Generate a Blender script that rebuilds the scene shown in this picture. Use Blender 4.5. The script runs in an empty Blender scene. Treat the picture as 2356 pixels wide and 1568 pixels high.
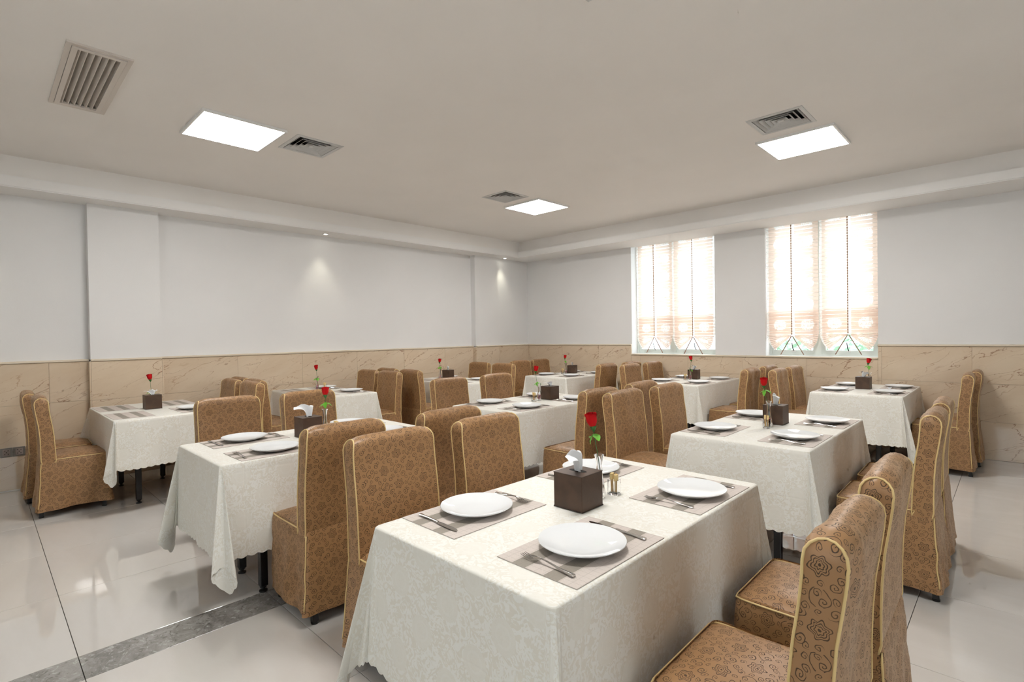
import bpy, math, random
import numpy as np
from mathutils import Vector, Matrix, noise
PI = math.pi
C = bpy.context.scene.collection
SC = bpy.context.scene

# ------------------------------------------------------------------ camera
HC = 1.395
YAW, PITCH, ROLL, FPX = 0.76964, -0.01144, -0.01561, 1193.75
fw = Vector((-math.sin(YAW)*math.cos(PITCH), math.cos(YAW)*math.cos(PITCH), math.sin(PITCH)))
rt = Vector((math.cos(YAW), math.sin(YAW), 0)); up = rt.cross(fw)
r2 = rt*math.cos(ROLL)+up*math.sin(ROLL); u2 = -rt*math.sin(ROLL)+up*math.cos(ROLL)
cam = bpy.data.cameras.new('camera'); cam.sensor_width = 36.0; cam.lens = FPX*36.0/2356.0
cam.clip_start = 0.05; cam.clip_end = 300
camo = bpy.data.objects.new('camera', cam); C.objects.link(camo)
camo.matrix_world = Matrix(((r2.x, u2.x, -fw.x, 0), (r2.y, u2.y, -fw.y, 0), (r2.z, u2.z, -fw.z, HC), (0, 0, 0, 1)))
SC.camera = camo

# ------------------------------------------------------------------ world, exposure
SKY = 3.6
PANEL = 26.0
SPOT = 9.0
world = bpy.data.worlds.new('sky'); SC.world = world; world.use_nodes = True
bg = world.node_tree.nodes['Background']; bg.inputs[0].default_value = (0.90, 0.95, 1.0, 1); bg.inputs[1].default_value = SKY
SC.view_settings.view_transform = 'Standard'; SC.view_settings.look = 'None'
SC.view_settings.exposure = 0.52; SC.view_settings.gamma = 1.0; SC.view_settings.use_curve_mapping = False
SC.cycles.max_bounces = 7; SC.cycles.diffuse_bounces = 4; SC.cycles.glossy_bounces = 3; SC.cycles.transmission_bounces = 8; SC.cycles.transparent_max_bounces = 10
SC.cycles.use_adaptive_sampling = True; SC.cycles.adaptive_threshold = 0.10; SC.cycles.adaptive_min_samples = 12; SC.cycles.light_sampling_threshold = 0.03

# ------------------------------------------------------------------ material helpers
class NT:
    def __init__(s, name):
        s.m = bpy.data.materials.new(name); s.m.use_nodes = True
        s.t = s.m.node_tree; s.bsdf = s.t.nodes['Principled BSDF']; s.out = s.t.nodes['Material Output']
    def n(s, typ, **kw):
        nd = s.t.nodes.new(typ)
        for k, v in kw.items(): setattr(nd, k, v)
        return nd
    def link(s, a, b): s.t.links.new(a, b)
    def put(s, sock, v):
        if isinstance(v, bpy.types.NodeSocket): s.link(v, sock)
        elif v is not None:
            if isinstance(v, tuple) and len(v) == 3 and sock.type == 'RGBA': v = v+(1,)
            sock.default_value = v
    def math(s, op, a, b=None, c=None):
        nd = s.n('ShaderNodeMath', operation=op)
        s.put(nd.inputs[0], a); s.put(nd.inputs[1], b)
        if c is not None: s.put(nd.inputs[2], c)
        return nd.outputs[0]
    def mix(s, f, a, b):
        nd = s.n('ShaderNodeMix', data_type='RGBA'); s.put(nd.inputs[0], f); s.put(nd.inputs[6], a); s.put(nd.inputs[7], b)
        return nd.outputs[2]
    def xyz(s, v):
        nd = s.n('ShaderNodeSeparateXYZ'); s.link(v, nd.inputs[0]); return nd.outputs
    def comb(s, x, y, z=0.0):
        nd = s.n('ShaderNodeCombineXYZ'); s.put(nd.inputs[0], x); s.put(nd.inputs[1], y); s.put(nd.inputs[2], z); return nd.outputs[0]
    def noise(s, vec, scale, detail=2, rough=.5, dist=0.0):
        nd = s.n('ShaderNodeTexNoise'); s.put(nd.inputs['Vector'], vec); nd.inputs['Scale'].default_value = scale
        nd.inputs['Detail'].default_value = detail; nd.inputs['Roughness'].default_value = rough; nd.inputs['Distortion'].default_value = dist
        return nd.outputs[0]
    def ramp(s, f, a, b, smooth=True):
        nd = s.n('ShaderNodeMapRange', interpolation_type='SMOOTHSTEP' if smooth else 'LINEAR'); s.put(nd.inputs[0], f)
        nd.inputs[1].default_value = a; nd.inputs[2].default_value = b; return nd.outputs[0]
    def bump(s, h, strength, dist):
        nd = s.n('ShaderNodeBump'); s.link(h, nd.inputs['Height']); nd.inputs['Strength'].default_value = strength
        nd.inputs['Distance'].default_value = dist; s.link(nd.outputs[0], s.bsdf.inputs['Normal']); return nd
    def set(s, color=None, rough=None, metal=None, spec=None, **kw):
        I = s.bsdf.inputs
        s.put(I['Base Color'], color) if color is not None else None
        if rough is not None: s.put(I['Roughness'], rough)
        if metal is not None: s.put(I['Metallic'], metal)
        if spec is not None: s.put(I['Specular IOR Level'], spec)
        for k, v in kw.items(): s.put(I[k.replace('_', ' ')], v)
        return s.m

def plain(name, color, rough=.5, metal=0.0, spec=.5, **kw):
    return NT(name).set(color, rough, metal, spec, **kw)

def painted(name, color, bumpy=.15):
    t = NT(name); geo = t.n('ShaderNodeNewGeometry').outputs['Position']
    v = t.noise(geo, 1.3, 3); c = t.mix(t.ramp(v, .3, .7), color, tuple(x*.975 for x in color))
    t.set(c, .75, spec=.25); t.bump(t.noise(geo, 90, 2), bumpy, .002); return t.m

def marble(name):
    t = NT(name); p = t.xyz(t.n('ShaderNodeNewGeometry').outputs['Position'])
    rnd = t.n('ShaderNodeObjectInfo').outputs['Random']
    u = t.math('ADD', p[0], p[1]); off = t.math('MULTIPLY', rnd, 37.0)
    a = 0.42
    ur = t.math('ADD', t.math('MULTIPLY', u, math.cos(a)), t.math('MULTIPLY', p[2], math.sin(a)))
    vr = t.math('SUBTRACT', t.math('MULTIPLY', p[2], math.cos(a)), t.math('MULTIPLY', u, math.sin(a)))
    vec = t.comb(t.math('ADD', t.math('MULTIPLY', ur, .8), off), t.math('MULTIPLY', vr, 2.4), off)
    wob = t.math('SUBTRACT', t.noise(vec, 6.0, 5, .65), .5)
    def veins(sx, sy, width, shift, amp, m0, m1, ms):
        du = t.math('MULTIPLY', t.math('SUBTRACT', t.noise(vec, 3.2, 3, .55), .5), amp)
        dv = t.math('MULTIPLY', t.math('SUBTRACT', t.noise(vec, 3.6, 4, .58), .5), amp*1.25)
        vv = t.comb(t.math('ADD', t.math('MULTIPLY', ur, sx), t.math('ADD', du, t.math('ADD', off, shift))), t.math('ADD', t.math('MULTIPLY', vr, sy), dv), shift)
        vo = t.n('ShaderNodeTexVoronoi', feature='DISTANCE_TO_EDGE'); t.put(vo.inputs['Vector'], vv); vo.inputs['Scale'].default_value = 1.0
        thick = t.math('MULTIPLY', t.noise(vec, 5.0, 2), width*2)
        ln = t.math('SUBTRACT', 1.0, t.math('MINIMUM', 1.0, t.math('DIVIDE', vo.outputs['Distance'], thick)))
        return t.math('MULTIPLY', ln, t.ramp(t.noise(vec, ms, 3, .6), m0, m1))
    vein = veins(.8, 4.0, .0092, 0.0, .75, .36, .56, 1.7)
    vein2 = veins(1.3, 6.0, .0110, 5.0, .9, .38, .60, 2.2)
    vein3 = veins(2.2, 9.0, .012, 9.0, 1.2, .45, .66, 3.0)
    cloud = t.noise(vec, 2.0, 4, .6)
    c = t.mix(t.ramp(cloud, .3, .7), (.73, .60, .45), (.68, .54, .39))
    c = t.mix(t.math('MULTIPLY', vein3, .35), c, (.46, .28, .16)); c = t.mix(t.math('MULTIPLY', vein2, .62), c, (.40, .21, .11)); c = t.mix(t.math('MULTIPLY', vein, .85), c, (.25, .105, .05))
    return t.set(c, .06, spec=.45)

def floor_tile(name):
    t = NT(name); geo = t.n('ShaderNodeNewGeometry').outputs['Position']; rnd = t.n('ShaderNodeObjectInfo').outputs['Random']
    p = t.xyz(geo); vec = t.comb(t.math('ADD', t.math('MULTIPLY', p[0], 1.0), t.math('MULTIPLY', rnd, 19.0)), t.math('MULTIPLY', p[1], 3.0))
    v = t.noise(vec, 1.6, 4, .6, .6)
    c = t.mix(t.ramp(v, .3, .72), (.69, .655, .615), (.655, .615, .57)); t.set(c, .018, spec=1.0); return t.m

def band_tile(name):
    t = NT(name); geo = t.n('ShaderNodeNewGeometry').outputs['Position']
    v = t.noise(geo, 7, 5, .65, 1.2); w = t.noise(geo, 22, 4, .7, 2.0)
    c = t.mix(t.ramp(v, .35, .7), (.24, .225, .21), (.40, .38, .355)); c = t.mix(t.ramp(w, .56, .66), c, (.50, .49, .46))
    c = t.mix(t.ramp(w, .44, .36), c, (.19, .175, .16))
    return t.set(c, .16, spec=.5)

def damask(name, base, line, P=.138, rough=.40, spec=.5, sheen=.2):
    """scroll, rosette and ring pattern in metre UVs"""
    t = NT(name); uv = t.n('ShaderNodeUVMap').outputs[0]; q = t.xyz(uv); M = t.math
    wob = M('MULTIPLY', M('SUBTRACT', t.noise(uv, 30, 2), .5), .016)
    wob2 = M('MULTIPLY', M('SUBTRACT', t.noise(t.comb(M('ADD', q[0], 3.3), M('ADD', q[1], 7.7)), 34, 2), .5), .016)
    u = M('ADD', q[0], wob); v = M('ADD', q[1], wob2)
    a = M('DIVIDE', M('ADD', u, v), P); b = M('DIVIDE', M('SUBTRACT', u, v), P)
    def cell(oa, ob):
        fa = M('SUBTRACT', M('FRACT', M('ADD', a, oa)), .5); fb = M('SUBTRACT', M('FRACT', M('ADD', b, ob)), .5)
        r = M('SQRT', M('ADD', M('MULTIPLY', fa, fa), M('MULTIPLY', fb, fb))); th = M('ARCTAN2', fb, fa); return r, th
    def band(x, c0, w): return M('LESS_THAN', M('ABSOLUTE', M('SUBTRACT', x, c0)), w)
    r, th = cell(.5, .5)
    lob = M('MULTIPLY', M('COSINE', M('MULTIPLY', th, 6.0)), .15); rr = M('DIVIDE', r, M('ADD', 1.0, lob))
    L = M('MAXIMUM', band(rr, .205, .013), M('MAXIMUM', band(rr, .145, .010), M('MAXIMUM', band(rr, .090, .010), M('LESS_THAN', r, .035))))
    r, th = cell(0, 0)
    L = M('MAXIMUM', L, M('MULTIPLY', band(r, .205, .010), M('GREATER_THAN', M('SINE', M('MULTIPLY', th, 2.0)), -.75)))
    for oa, ob, sg, rad, pit in ((.10, .0, 1.0, .105, .066), (-.09, .03, -1.0, .095, .066), (.0, .42, 1.0, .135, .075), (-.02, .62, -1.0, .10, .066), (.42, .0, -1.0, .135, .075), (.62, .02, 1.0, .10, .066),
                                 (.235, .22, 1.0, .085, .06), (-.23, -.22, -1.0, .085, .06), (.22, -.235, 1.0, .085, .06), (-.22, .235, -1.0, .085, .06)):
        r, th = cell(oa, ob)
        sp = M('FRACT', M('SUBTRACT', M('DIVIDE', r, pit), M('MULTIPLY', th, sg/(2*PI))))
        L = M('MAXIMUM', L, M('MULTIPLY', M('LESS_THAN', sp, .30), M('MULTIPLY', M('LESS_THAN', r, rad), M('GREATER_THAN', r, .010))))
    fade = t.ramp(t.noise(uv, 7.0, 2), .25, .6)
    c = t.mix(M('MULTIPLY', L, M('ADD', .78, M('MULTIPLY', fade, .20))), base, line)
    weave = t.noise(uv, 900, 1)
    t.set(c, M('ADD', rough, M('MULTIPLY', L, .22)), spec=spec, Sheen_Weight=sheen, Sheen_Roughness=.35)
    t.put(t.bsdf.inputs['Sheen Tint'], (1.0, .82, .6))
    t.bump(M('ADD', M('MULTIPLY', L, .6), M('MULTIPLY', weave, .4)), .25, .0012)
    return t.m

def jacquard(name):
    t = NT(name); uv = t.n('ShaderNodeUVMap').outputs[0]; q = t.xyz(uv); M = t.math; P = .23
    a = M('DIVIDE', M('ADD', q[0], q[1]), P); b = M('DIVIDE', M('SUBTRACT', q[0], q[1]), P)
    fa = M('SUBTRACT', M('FRACT', a), .5); fb = M('SUBTRACT', M('FRACT', b), .5)
    r = M('SQRT', M('ADD', M('MULTIPLY', fa, fa), M('MULTIPLY', fb, fb)))
    disc = M('LESS_THAN', r, .29)
    leaf = t.ramp(t.noise(uv, 34, 3, .5, 2.6), .49, .52); fine = t.ramp(t.noise(uv, 85, 2, .5, 1.5), .55, .60)
    inn = M('MULTIPLY', M('LESS_THAN', M('ABSOLUTE', M('SUBTRACT', r, .17)), .02), 1.0)
    pat = M('ADD', M('MULTIPLY', disc, M('ADD', .55, M('ADD', M('MULTIPLY', inn, -.15), M('MULTIPLY', fine, .15)))), M('MULTIPLY', M('SUBTRACT', 1.0, disc), leaf))
    c = t.mix(pat, (.845, .83, .775), (.775, .74, .655))
    big = t.noise(uv, 5, 3)
    t.set(c, M('SUBTRACT', .62, M('MULTIPLY', pat, .24)), spec=.35, Sheen_Weight=.1)
    creases = t.noise(uv, 9, 3, .6)
    def press(x, per, ofs):
        d = M('ABSOLUTE', M('SUBTRACT', M('FRACT', M('ADD', M('DIVIDE', x, per), ofs)), .5)); return M('SUBTRACT', 1.0, t.ramp(d, 0.0, .02))
    creases = M('ADD', creases, M('MULTIPLY', M('ADD', press(M('ADD', q[0], M('MULTIPLY', creases, .01)), .44, .5), press(M('ADD', q[1], M('MULTIPLY', creases, .01)), .37, .0)), .22))
    t.bump(M('ADD', M('MULTIPLY', pat, .25), M('MULTIPLY', creases, 1.6)), .35, .004)
    return t.m

def blind_fabric(name, dense=False):
    """sheer printed cotton: pale urns on beige, thin sheer bands between the pleats"""
    t = NT(name); uv = t.n('ShaderNodeUVMap').outputs[0]; q = t.xyz(uv); M = t.math
    fu = M('SUBTRACT', M('FRACT', M('DIVIDE', q[0], .33)), .5); fv = M('SUBTRACT', M('FRACT', M('DIVIDE', q[1], .27)), .5)
    au = M('ABSOLUTE', fu)
    nz = t.noise(uv, 55, 2, .6, 1.0)
    shape = M('ADD', M('MULTIPLY', M('MULTIPLY', au, au), 13.0), M('MULTIPLY', M('MULTIPLY', fv, fv), 11.0))
    shape = M('ADD', shape, M('MULTIPLY', M('SINE', M('MULTIPLY', au, 60.0)), M('MULTIPLY', M('ABSOLUTE', fv), .55)))
    urn = M('MULTIPLY', M('LESS_THAN', shape, .72), t.ramp(nz, .40, .46))
    fv2 = M('FRACT', M('DIVIDE', q[1], .049))
    sheer = M('LESS_THAN', fv2, .16)
    edge = M('GREATER_THAN', M('ABSOLUTE', M('SUBTRACT', M('FRACT', M('DIVIDE', q[0], .66)), .5)), .455)
    mid = M('LESS_THAN', M('ABSOLUTE', M('SUBTRACT', M('FRACT', M('DIVIDE', q[0], .66)), .5)), .022)
    white = M('MAXIMUM', urn, M('MAXIMUM', M('MULTIPLY', edge, t.ramp(nz, .3, .5)), mid))
    col = t.mix(white, (.84, .675, .575), (.94, .915, .88))
    tr = t.n('ShaderNodeBsdfTranslucent'); t.put(tr.inputs[0], col); df = t.n('ShaderNodeBsdfDiffuse'); t.put(df.inputs[0], col)
    tp = t.n('ShaderNodeBsdfTransparent'); m1 = t.n('ShaderNodeMixShader'); m1.inputs[0].default_value = .62
    t.link(df.outputs[0], m1.inputs[1]); t.link(tr.outputs[0], m1.inputs[2])
    m2 = t.n('ShaderNodeMixShader'); t.put(m2.inputs[0], M('ADD', .03 if not dense else .22, M('MULTIPLY', sheer, .34 if not dense else .15)))
    t.link(m1.outputs[0], m2.inputs[1]); t.link(tp.outputs[0], m2.inputs[2]); t.link(m2.outputs[0], t.out.inputs[0])
    return t.m

def mat_weave(name):
    t = NT(name); uv = t.n('ShaderNodeUVMap').outputs[0]; q = t.xyz(uv); M = t.math
    v = q[1]   # 0..0.29 across
    def bar(a, b): return M('MULTIPLY', M('GREATER_THAN', v, a), M('LESS_THAN', v, b))
    dark = M('MAXIMUM', bar(.062, .112), bar(.178, .228))
    wu = M('SINE', M('MULTIPLY', q[0], 2*PI/.0042)); wv = M('SINE', M('MULTIPLY', v, 2*PI/.0042))
    line = M('LESS_THAN', M('FRACT', M('DIVIDE', q[0], .022)), .07); linev = M('LESS_THAN', M('FRACT', M('DIVIDE', v, .029)), .06)
    c = t.mix(dark, (.65, .575, .525), (.31, .275, .23))
    c = t.mix(M('MULTIPLY', M('MAXIMUM', line, linev), .30), c, (.25, .2, .17))
    c = t.mix(M('MULTIPLY', M('GREATER_THAN', M('MULTIPLY', wu, wv), .15), .16), c, (.22, .18, .15))
    t.set(c, .6, spec=.3); t.bump(M('MULTIPLY', wu, wv), .3, .0006); return t.m

M_ = {}
M_['wall'] = painted('wall paint', (.82, .81, .80)); M_['ceil'] = painted('ceiling paint', (.88, .85, .815), .05)
M_['lip'] = painted('soffit paint', (.88, .865, .845), .05)
M_['marble'] = marble('beige marble tile'); M_['rail'] = plain('cream stone trim', (.74, .64, .50), .3)
M_['grout'] = plain('wall grout', (.62, .52, .40), .8); M_['fgrout'] = plain('floor grout', (.10, .09, .08), .8)
M_['floor'] = floor_tile('cream polished tile'); M_['band'] = band_tile('grey stone tile')
M_['chair'] = damask('brown damask', (.362, .195, .084), (.064, .033, .014))
M_['piping'] = plain('gold piping', (.72, .53, .24), .45)
M_['cloth'] = jacquard('cream jacquard'); M_['mat'] = mat_weave('woven vinyl')
M_['black'] = plain('black painted steel', (.012, .012, .013), .35)
M_['wood'] = plain('brown table board', (.20, .11, .06), .5)
M_['china'] = plain('white china', (.80, .81, .815), .03, spec=.6)
M_['steel'] = plain('steel cutlery', (.62, .60, .58), .18, 1.0)
M_['glass'] = plain('clear glass', (1, 1, 1), .02, Transmission_Weight=1.0, IOR=1.45)
M_['acryl'] = plain('clear acrylic', (1, 1, 1), .03, Transmission_Weight=1.0, IOR=1.2)
def leather():
    t = NT('brown leatherette'); g = t.n('ShaderNodeTexCoord').outputs['Object']
    v = t.noise(g, 18, 3); t.set(t.mix(t.ramp(v, .35, .7), (.062, .033, .020), (.088, .049, .030)), .42, spec=.4); t.bump(t.noise(g, 500, 1), .4, .0006); return t.m
M_['leather'] = leather(); M_['seam'] = plain('dark seam', (.035, .02, .013), .5); M_['hole'] = plain('box inside', (.01, .008, .007), .9)
M_['tissue'] = plain('white tissue paper', (.83, .84, .85), .8, spec=.1)
M_['rose'] = plain('red velvet petal', (.55, .003, .006), .6, spec=.2); M_['rosedk'] = plain('deep red petal', (.40, .002, .005), .6, spec=.2)
M_['leaf'] = plain('bright green leaf', (.13, .42, .02), .45); M_['calyx'] = plain('dark green calyx', (.03, .13, .02), .5); M_['stem'] = plain('green stem', (.05, .14, .03), .5)
M_['pink'] = plain('pink beads', (.75, .04, .20), .3); M_['pick'] = plain('bamboo', (.74, .50, .22), .6); M_['pack'] = plain('paper sleeve', (.80, .60, .28), .6)
M_['white'] = plain('white enamel', (.78, .77, .75), .35); M_['grey'] = plain('diffuser aluminium', (.60, .60, .59), .4); M_['cream'] = plain('cream enamel', (.66, .60, .54), .45)
M_['dark'] = plain('duct dark', (.05, .053, .058), .8); M_['duct'] = plain('duct filter', (.30, .29, .26), .8)
M_['frame'] = plain('pale green aluminium', (.68, .74, .70), .4); M_['socket'] = plain('grey socket frame', (.20, .185, .17), .35, .4); M_['socketf'] = plain('socket face', (.36, .30, .27), .4)
M_['wtrim'] = plain('white trim', (.80, .79, .76), .4)
def emis(name, col, s):
    t = NT(name); e = t.n('ShaderNodeEmission'); t.put(e.inputs[0], col); e.inputs[1].default_value = s; t.link(e.outputs[0], t.out.inputs[0]); return t.m
M_['panel'] = emis('lit diffuser', (1.0, .99, .965), PANEL); M_['lamp'] = emis('lit downlight', (1.0, .98, .85), 14)
def pane_mat():
    t = NT('window glass'); a = t.n('ShaderNodeBsdfTransparent'); b = t.n('ShaderNodeBsdfGlossy'); b.inputs['Roughness'].default_value = .02
    a.inputs[0].default_value = (.95, .97, .97, 1)
    m = t.n('ShaderNodeMixShader'); m.inputs[0].default_value = .06; t.link(a.outputs[0], m.inputs[1]); t.link(b.outputs[0], m.inputs[2]); t.link(m.outputs[0], t.out.inputs[0]); return t.m
M_['pane'] = pane_mat()
M_['blind'] = blind_fabric('printed blind fabric'); M_['blind2'] = blind_fabric('folded blind fabric', True)
M_['hem'] = plain('brown blind hem', (.36, .22, .16), .8); M_['cord'] = plain('brown cord', (.33, .17, .08), .7)

# ------------------------------------------------------------------ mesh helpers
class MB:
    def __init__(s): s.v = []; s.f = []; s.uv = []; s.mi = []
    def add(s, vs, fs, uvs=None, mi=0):
        o = len(s.v); s.v += [tuple(x) for x in vs]; s.f += [tuple(i+o for i in f) for f in fs]; s.mi += [mi]*len(fs)
        s.uv += list(uvs) if uvs is not None else [(x[0]+x[2]*.5, x[1]+x[2]*.5) for x in vs]
        return s
    def box(s, x0, x1, y0, y1, z0, z1, mi=0, M=None, bev=0.0):
        if bev > 0:
            b = bev; vs = []; fs = []
            for z, k in ((z0, b), (z0+b, 0), (z1-b, 0), (z1, b)):
                vs += [(x0+k, y0+b, z), (x0+b, y0+k, z), (x1-b, y0+k, z), (x1-k, y0+b, z), (x1-k, y1-b, z), (x1-b, y1-k, z), (x0+b, y1-k, z), (x0+k, y1-b, z)] if k == 0 else \
                      [(x0+b, y0+b*1.01, z), (x0+b*1.01, y0+b, z), (x1-b*1.01, y0+b, z), (x1-b, y0+b*1.01, z), (x1-b, y1-b*1.01, z), (x1-b*1.01, y1-b, z), (x0+b*1.01, y1-b, z), (x0+b, y1-b*1.01, z)]
            for r in range(3):
                for i in range(8): j = (i+1) % 8; fs.append((r*8+i, r*8+j, r*8+8+j, r*8+8+i))
            fs.append(tuple(range(7, -1, -1))); fs.append(tuple(range(24, 32)))
        else:
            vs = [(x0, y0, z0), (x1, y0, z0), (x1, y1, z0), (x0, y1, z0), (x0, y0, z1), (x1, y0, z1), (x1, y1, z1), (x0, y1, z1)]
            fs = [(0, 3, 2, 1), (4, 5, 6, 7), (0, 1, 5, 4), (1, 2, 6, 5), (2, 3, 7, 6), (3, 0, 4, 7)]
        if M is not None: vs = [tuple(M @ Vector(p)) for p in vs]
        return s.add(vs, fs, None, mi)
    def grid(s, P, uvs=None, closed=False, mi=0):
        """P[i][j] points"""
        n, m = len(P), len(P[0]); vs = [p for row in P for p in row]; fs = []
        for i in range(n-1):
            for j in range(m if closed else m-1):
                k = (j+1) % m; fs.append((i*m+j, i*m+k, (i+1)*m+k, (i+1)*m+j))
        return s.add(vs, fs, [u for row in uvs for u in row] if uvs is not None else None, mi)
    def lathe(s, prof, n=32, c=(0, 0, 0), mi=0):
        P = [[(c[0]+r*math.cos(2*PI*j/n), c[1]+r*math.sin(2*PI*j/n), c[2]+z) for j in range(n)] for r, z in prof]
        return s.grid(P, closed=True, mi=mi)
    def tube(s, path, r, n=6, mi=0, caps=True):
        path = [Vector(p) for p in path]; rings = []; N = len(path)
        t0 = (path[1]-path[0]).normalized(); a = t0.orthogonal().normalized()
        for i, p in enumerate(path):
            t = (path[min(i+1, N-1)]-path[max(i-1, 0)]).normalized()
            a = (a-t*a.dot(t)).normalized(); b = t.cross(a); rr = r[i] if isinstance(r, (list, tuple)) else r
            rings.append([tuple(p+(a*math.cos(2*PI*k/n)+b*math.sin(2*PI*k/n))*rr) for k in range(n)])
        s.grid(rings, closed=True, mi=mi)
        if caps:
            o = len(s.v)-N*n; s.f += [tuple(o+k for k in range(n-1, -1, -1)), tuple(o+(N-1)*n+k for k in range(n))]; s.mi += [mi, mi]
        return s
    def mesh(s, name, mats, smooth=False, sharp=None):
        me = bpy.data.meshes.new(name); me.from_pydata(s.v, [], s.f)
        uvl = me.uv_layers.new(name='UVMap'); li = np.empty(len(me.loops), dtype=np.int32); me.loops.foreach_get('vertex_index', li)
        uvl.data.foreach_set('uv', np.array(s.uv, dtype=np.float32)[li].ravel())
        for m in (mats if isinstance(mats, (list, tuple)) else [mats]): me.materials.append(m)
        me.polygons.foreach_set('material_index', np.array(s.mi, dtype=np.int32))
        if smooth: me.polygons.foreach_set('use_smooth', np.ones(len(me.polygons), dtype=bool))
        me.update()
        if smooth and sharp: me.set_sharp_from_angle(angle=sharp)
        return me
def link(name, me, parent=None, loc=(0, 0, 0), rz=0.0):
    o = bpy.data.objects.new(name, me); C.objects.link(o); o.location = loc; o.rotation_euler = (0, 0, rz)
    if parent is not None: o.parent = parent
    return o
def thing(name, label, cat, loc=(0, 0, 0), rz=0.0, group=None):
    o = link(name, None, None, loc, rz); o.empty_display_size = .05; return tag(o, label, cat, group)
def tag(o, label, cat, group=None):
    o['label'] = label; o['category'] = cat
    if group: o['group'] = group
    return o
def struct(name, me, parent=None, label=None):
    o = link(name, me, parent)
    if parent is None: o['kind'] = 'structure'
    if label: o['label'] = label
    return o
def bx(*a, **k): return MB().box(*a, **k)

# ------------------------------------------------------------------ room shell
X0, X1, Y0, Y1 = -6.9, 3.5, -2.9, 7.455      # Y1: painted face of the window wall
ZS, ZL, ZC = 2.793, 2.897, 3.082
XT = [-2.765+.8*k for k in range(0, 8)]       # joints right of the grey band
XL = [-2.985-.8*k for k in range(0, 6)]
YT = [.287+.8*k for k in range(-4, 9)]
fl = struct('floor', bx(X0-.2, X1+.2, Y0-.2, 8.2, -.15, -.008).mesh('floor', M_['fgrout']), label='cream polished tile floor with one grey stone band')
yj = [Y0]+[y for y in YT if Y0+.05 < y < 7.43]+[7.43]
cols = [(XL[i+1], XL[i]) for i in range(5)]; cols[-1] = (-6.80, XL[4])
cols += [(XT[i], XT[i+1]) for i in range(7)]+[(XT[7], X1)]
tcache = {}
def tile(w, d, mat, key):
    k = (round(w, 3), round(d, 3), key)
    if k not in tcache: tcache[k] = bx(-w/2, w/2, -d/2, d/2, -.0085, 0, bev=.0008).mesh('tile', mat)
    return tcache[k]
G = .0014
for (a, b) in cols+[(-2.985, -2.765)]:
    bandp = abs(a+2.985) < 1e-6 and abs(b+2.765) < 1e-6
    for y0, y1 in zip(yj[:-1], yj[1:]):
        o = link('band_tile' if bandp else 'tile', tile(b-a-2*G, y1-y0-2*G, M_['band'] if bandp else M_['floor'], bandp), fl, ((a+b)/2, (y0+y1)/2, 0))
        if bandp: o['label'] = 'grey stone band tile'

# painted left wall with its pilasters; y ranges and faces
segs = [(Y0-.1, .80, -6.835, -6.785), (.80, 1.41, -6.72, -6.70), (1.41, 6.05, -6.85, -6.80), (6.05, 6.60, -6.74, -6.715), (6.60, 7.60, -6.785, -6.75)]
mb = MB()
for y0, y1, xp, xt in segs: mb.box(-7.1, xp, y0, y1, 0, ZS+.06)
wl = struct('wall_left', mb.mesh('wall_left', M_['wall']), label='white painted wall over marble tiled dado, with two pilasters')
rows = [(0, .40), (.40, .80), (.80, 1.195)]
def wall_tiles(parent, axis, face, back, joints, rws):
    """axis 'y': tiles on a wall facing +X at x=face; axis 'x': wall facing -Y at y=face"""
    for a, b in zip(joints[:-1], joints[1:]):
        for z0, z1 in rws:
            g = .0012; k = (round(b-a, 3), round(z1-z0, 3), axis, round(abs(face-back), 3))
            if k not in tcache:
                w = (b-a)/2-g; h = (z1-z0)/2-g; t = abs(face-back)
                tcache[k] = (bx(-t, 0, -w, w, -h, h, bev=.0008) if axis == 'y' else bx(-w, w, 0, t, -h, h, bev=.0008)).mesh('wall_tile', M_['marble'])
            link('wall_tile', tcache[k], parent, (face, (a+b)/2, (z0+z1)/2) if axis == 'y' else ((a+b)/2, face, (z0+z1)/2))
jl = {0: [Y0, -1.912, -1.112, -.312, .488, .80], 1: [.80, 1.41], 2: [1.41, 2.21, 3.01, 3.81, 4.61, 5.41, 6.05], 3: [6.05, 6.60], 4: [6.60, 7.43]}
gb = MB()
for i, (y0, y1, xp, xt) in enumerate(segs):
    wall_tiles(wl, 'y', xt, xp-.004, jl[i], rows)
    gb.box(xp-.01, xt-.004, y0+.002, min(y1, 7.44)-.002, 0, 1.194)
struct('grout_backing', gb.mesh('grout_backing', M_['grout']), wl)
# pilaster flanks in marble (both sides of each)
for y, x0, x1, s in ((.80, -6.835, -6.70, -1), (1.41, -6.85, -6.70, 1), (6.05, -6.85, -6.715, -1), (6.60, -6.785, -6.715, 1)):
    for z0, z1 in rows:
        w = (x1-x0); e = .012
        link('wall_tile', bx(0, w-.001, min(0, s*e), max(0, s*e), .001, z1-z0-.001, bev=.0006).mesh('wall_tile', M_['marble']), wl, (x0, y+(0 if s > 0 else 0), z0))
# dado rail left
def rail(name, pts, z0=1.195, z1=1.217, proud=.022, depth=.06):
    """pts: list of (p, q) segment boxes given as x0,x1,y0,y1"""
    m = MB()
    for (a, b, c, d) in pts: m.box(a, b, c, d, z0, z1, bev=.005)
    return struct(name, m.mesh(name, M_['rail']), label='cream stone dado rail')
rail('trim_1', [(-6.86, xt+.014, y0-.0, y1+.0) for (y0, y1, xp, xt) in segs])
# skirting strip on the far left floor edge
struct('baseboard_left', bx(-6.80, -6.776, Y0, .79, 0, .012).mesh('baseboard_left', M_['wtrim']), label='thin white skirting strip')

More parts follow.
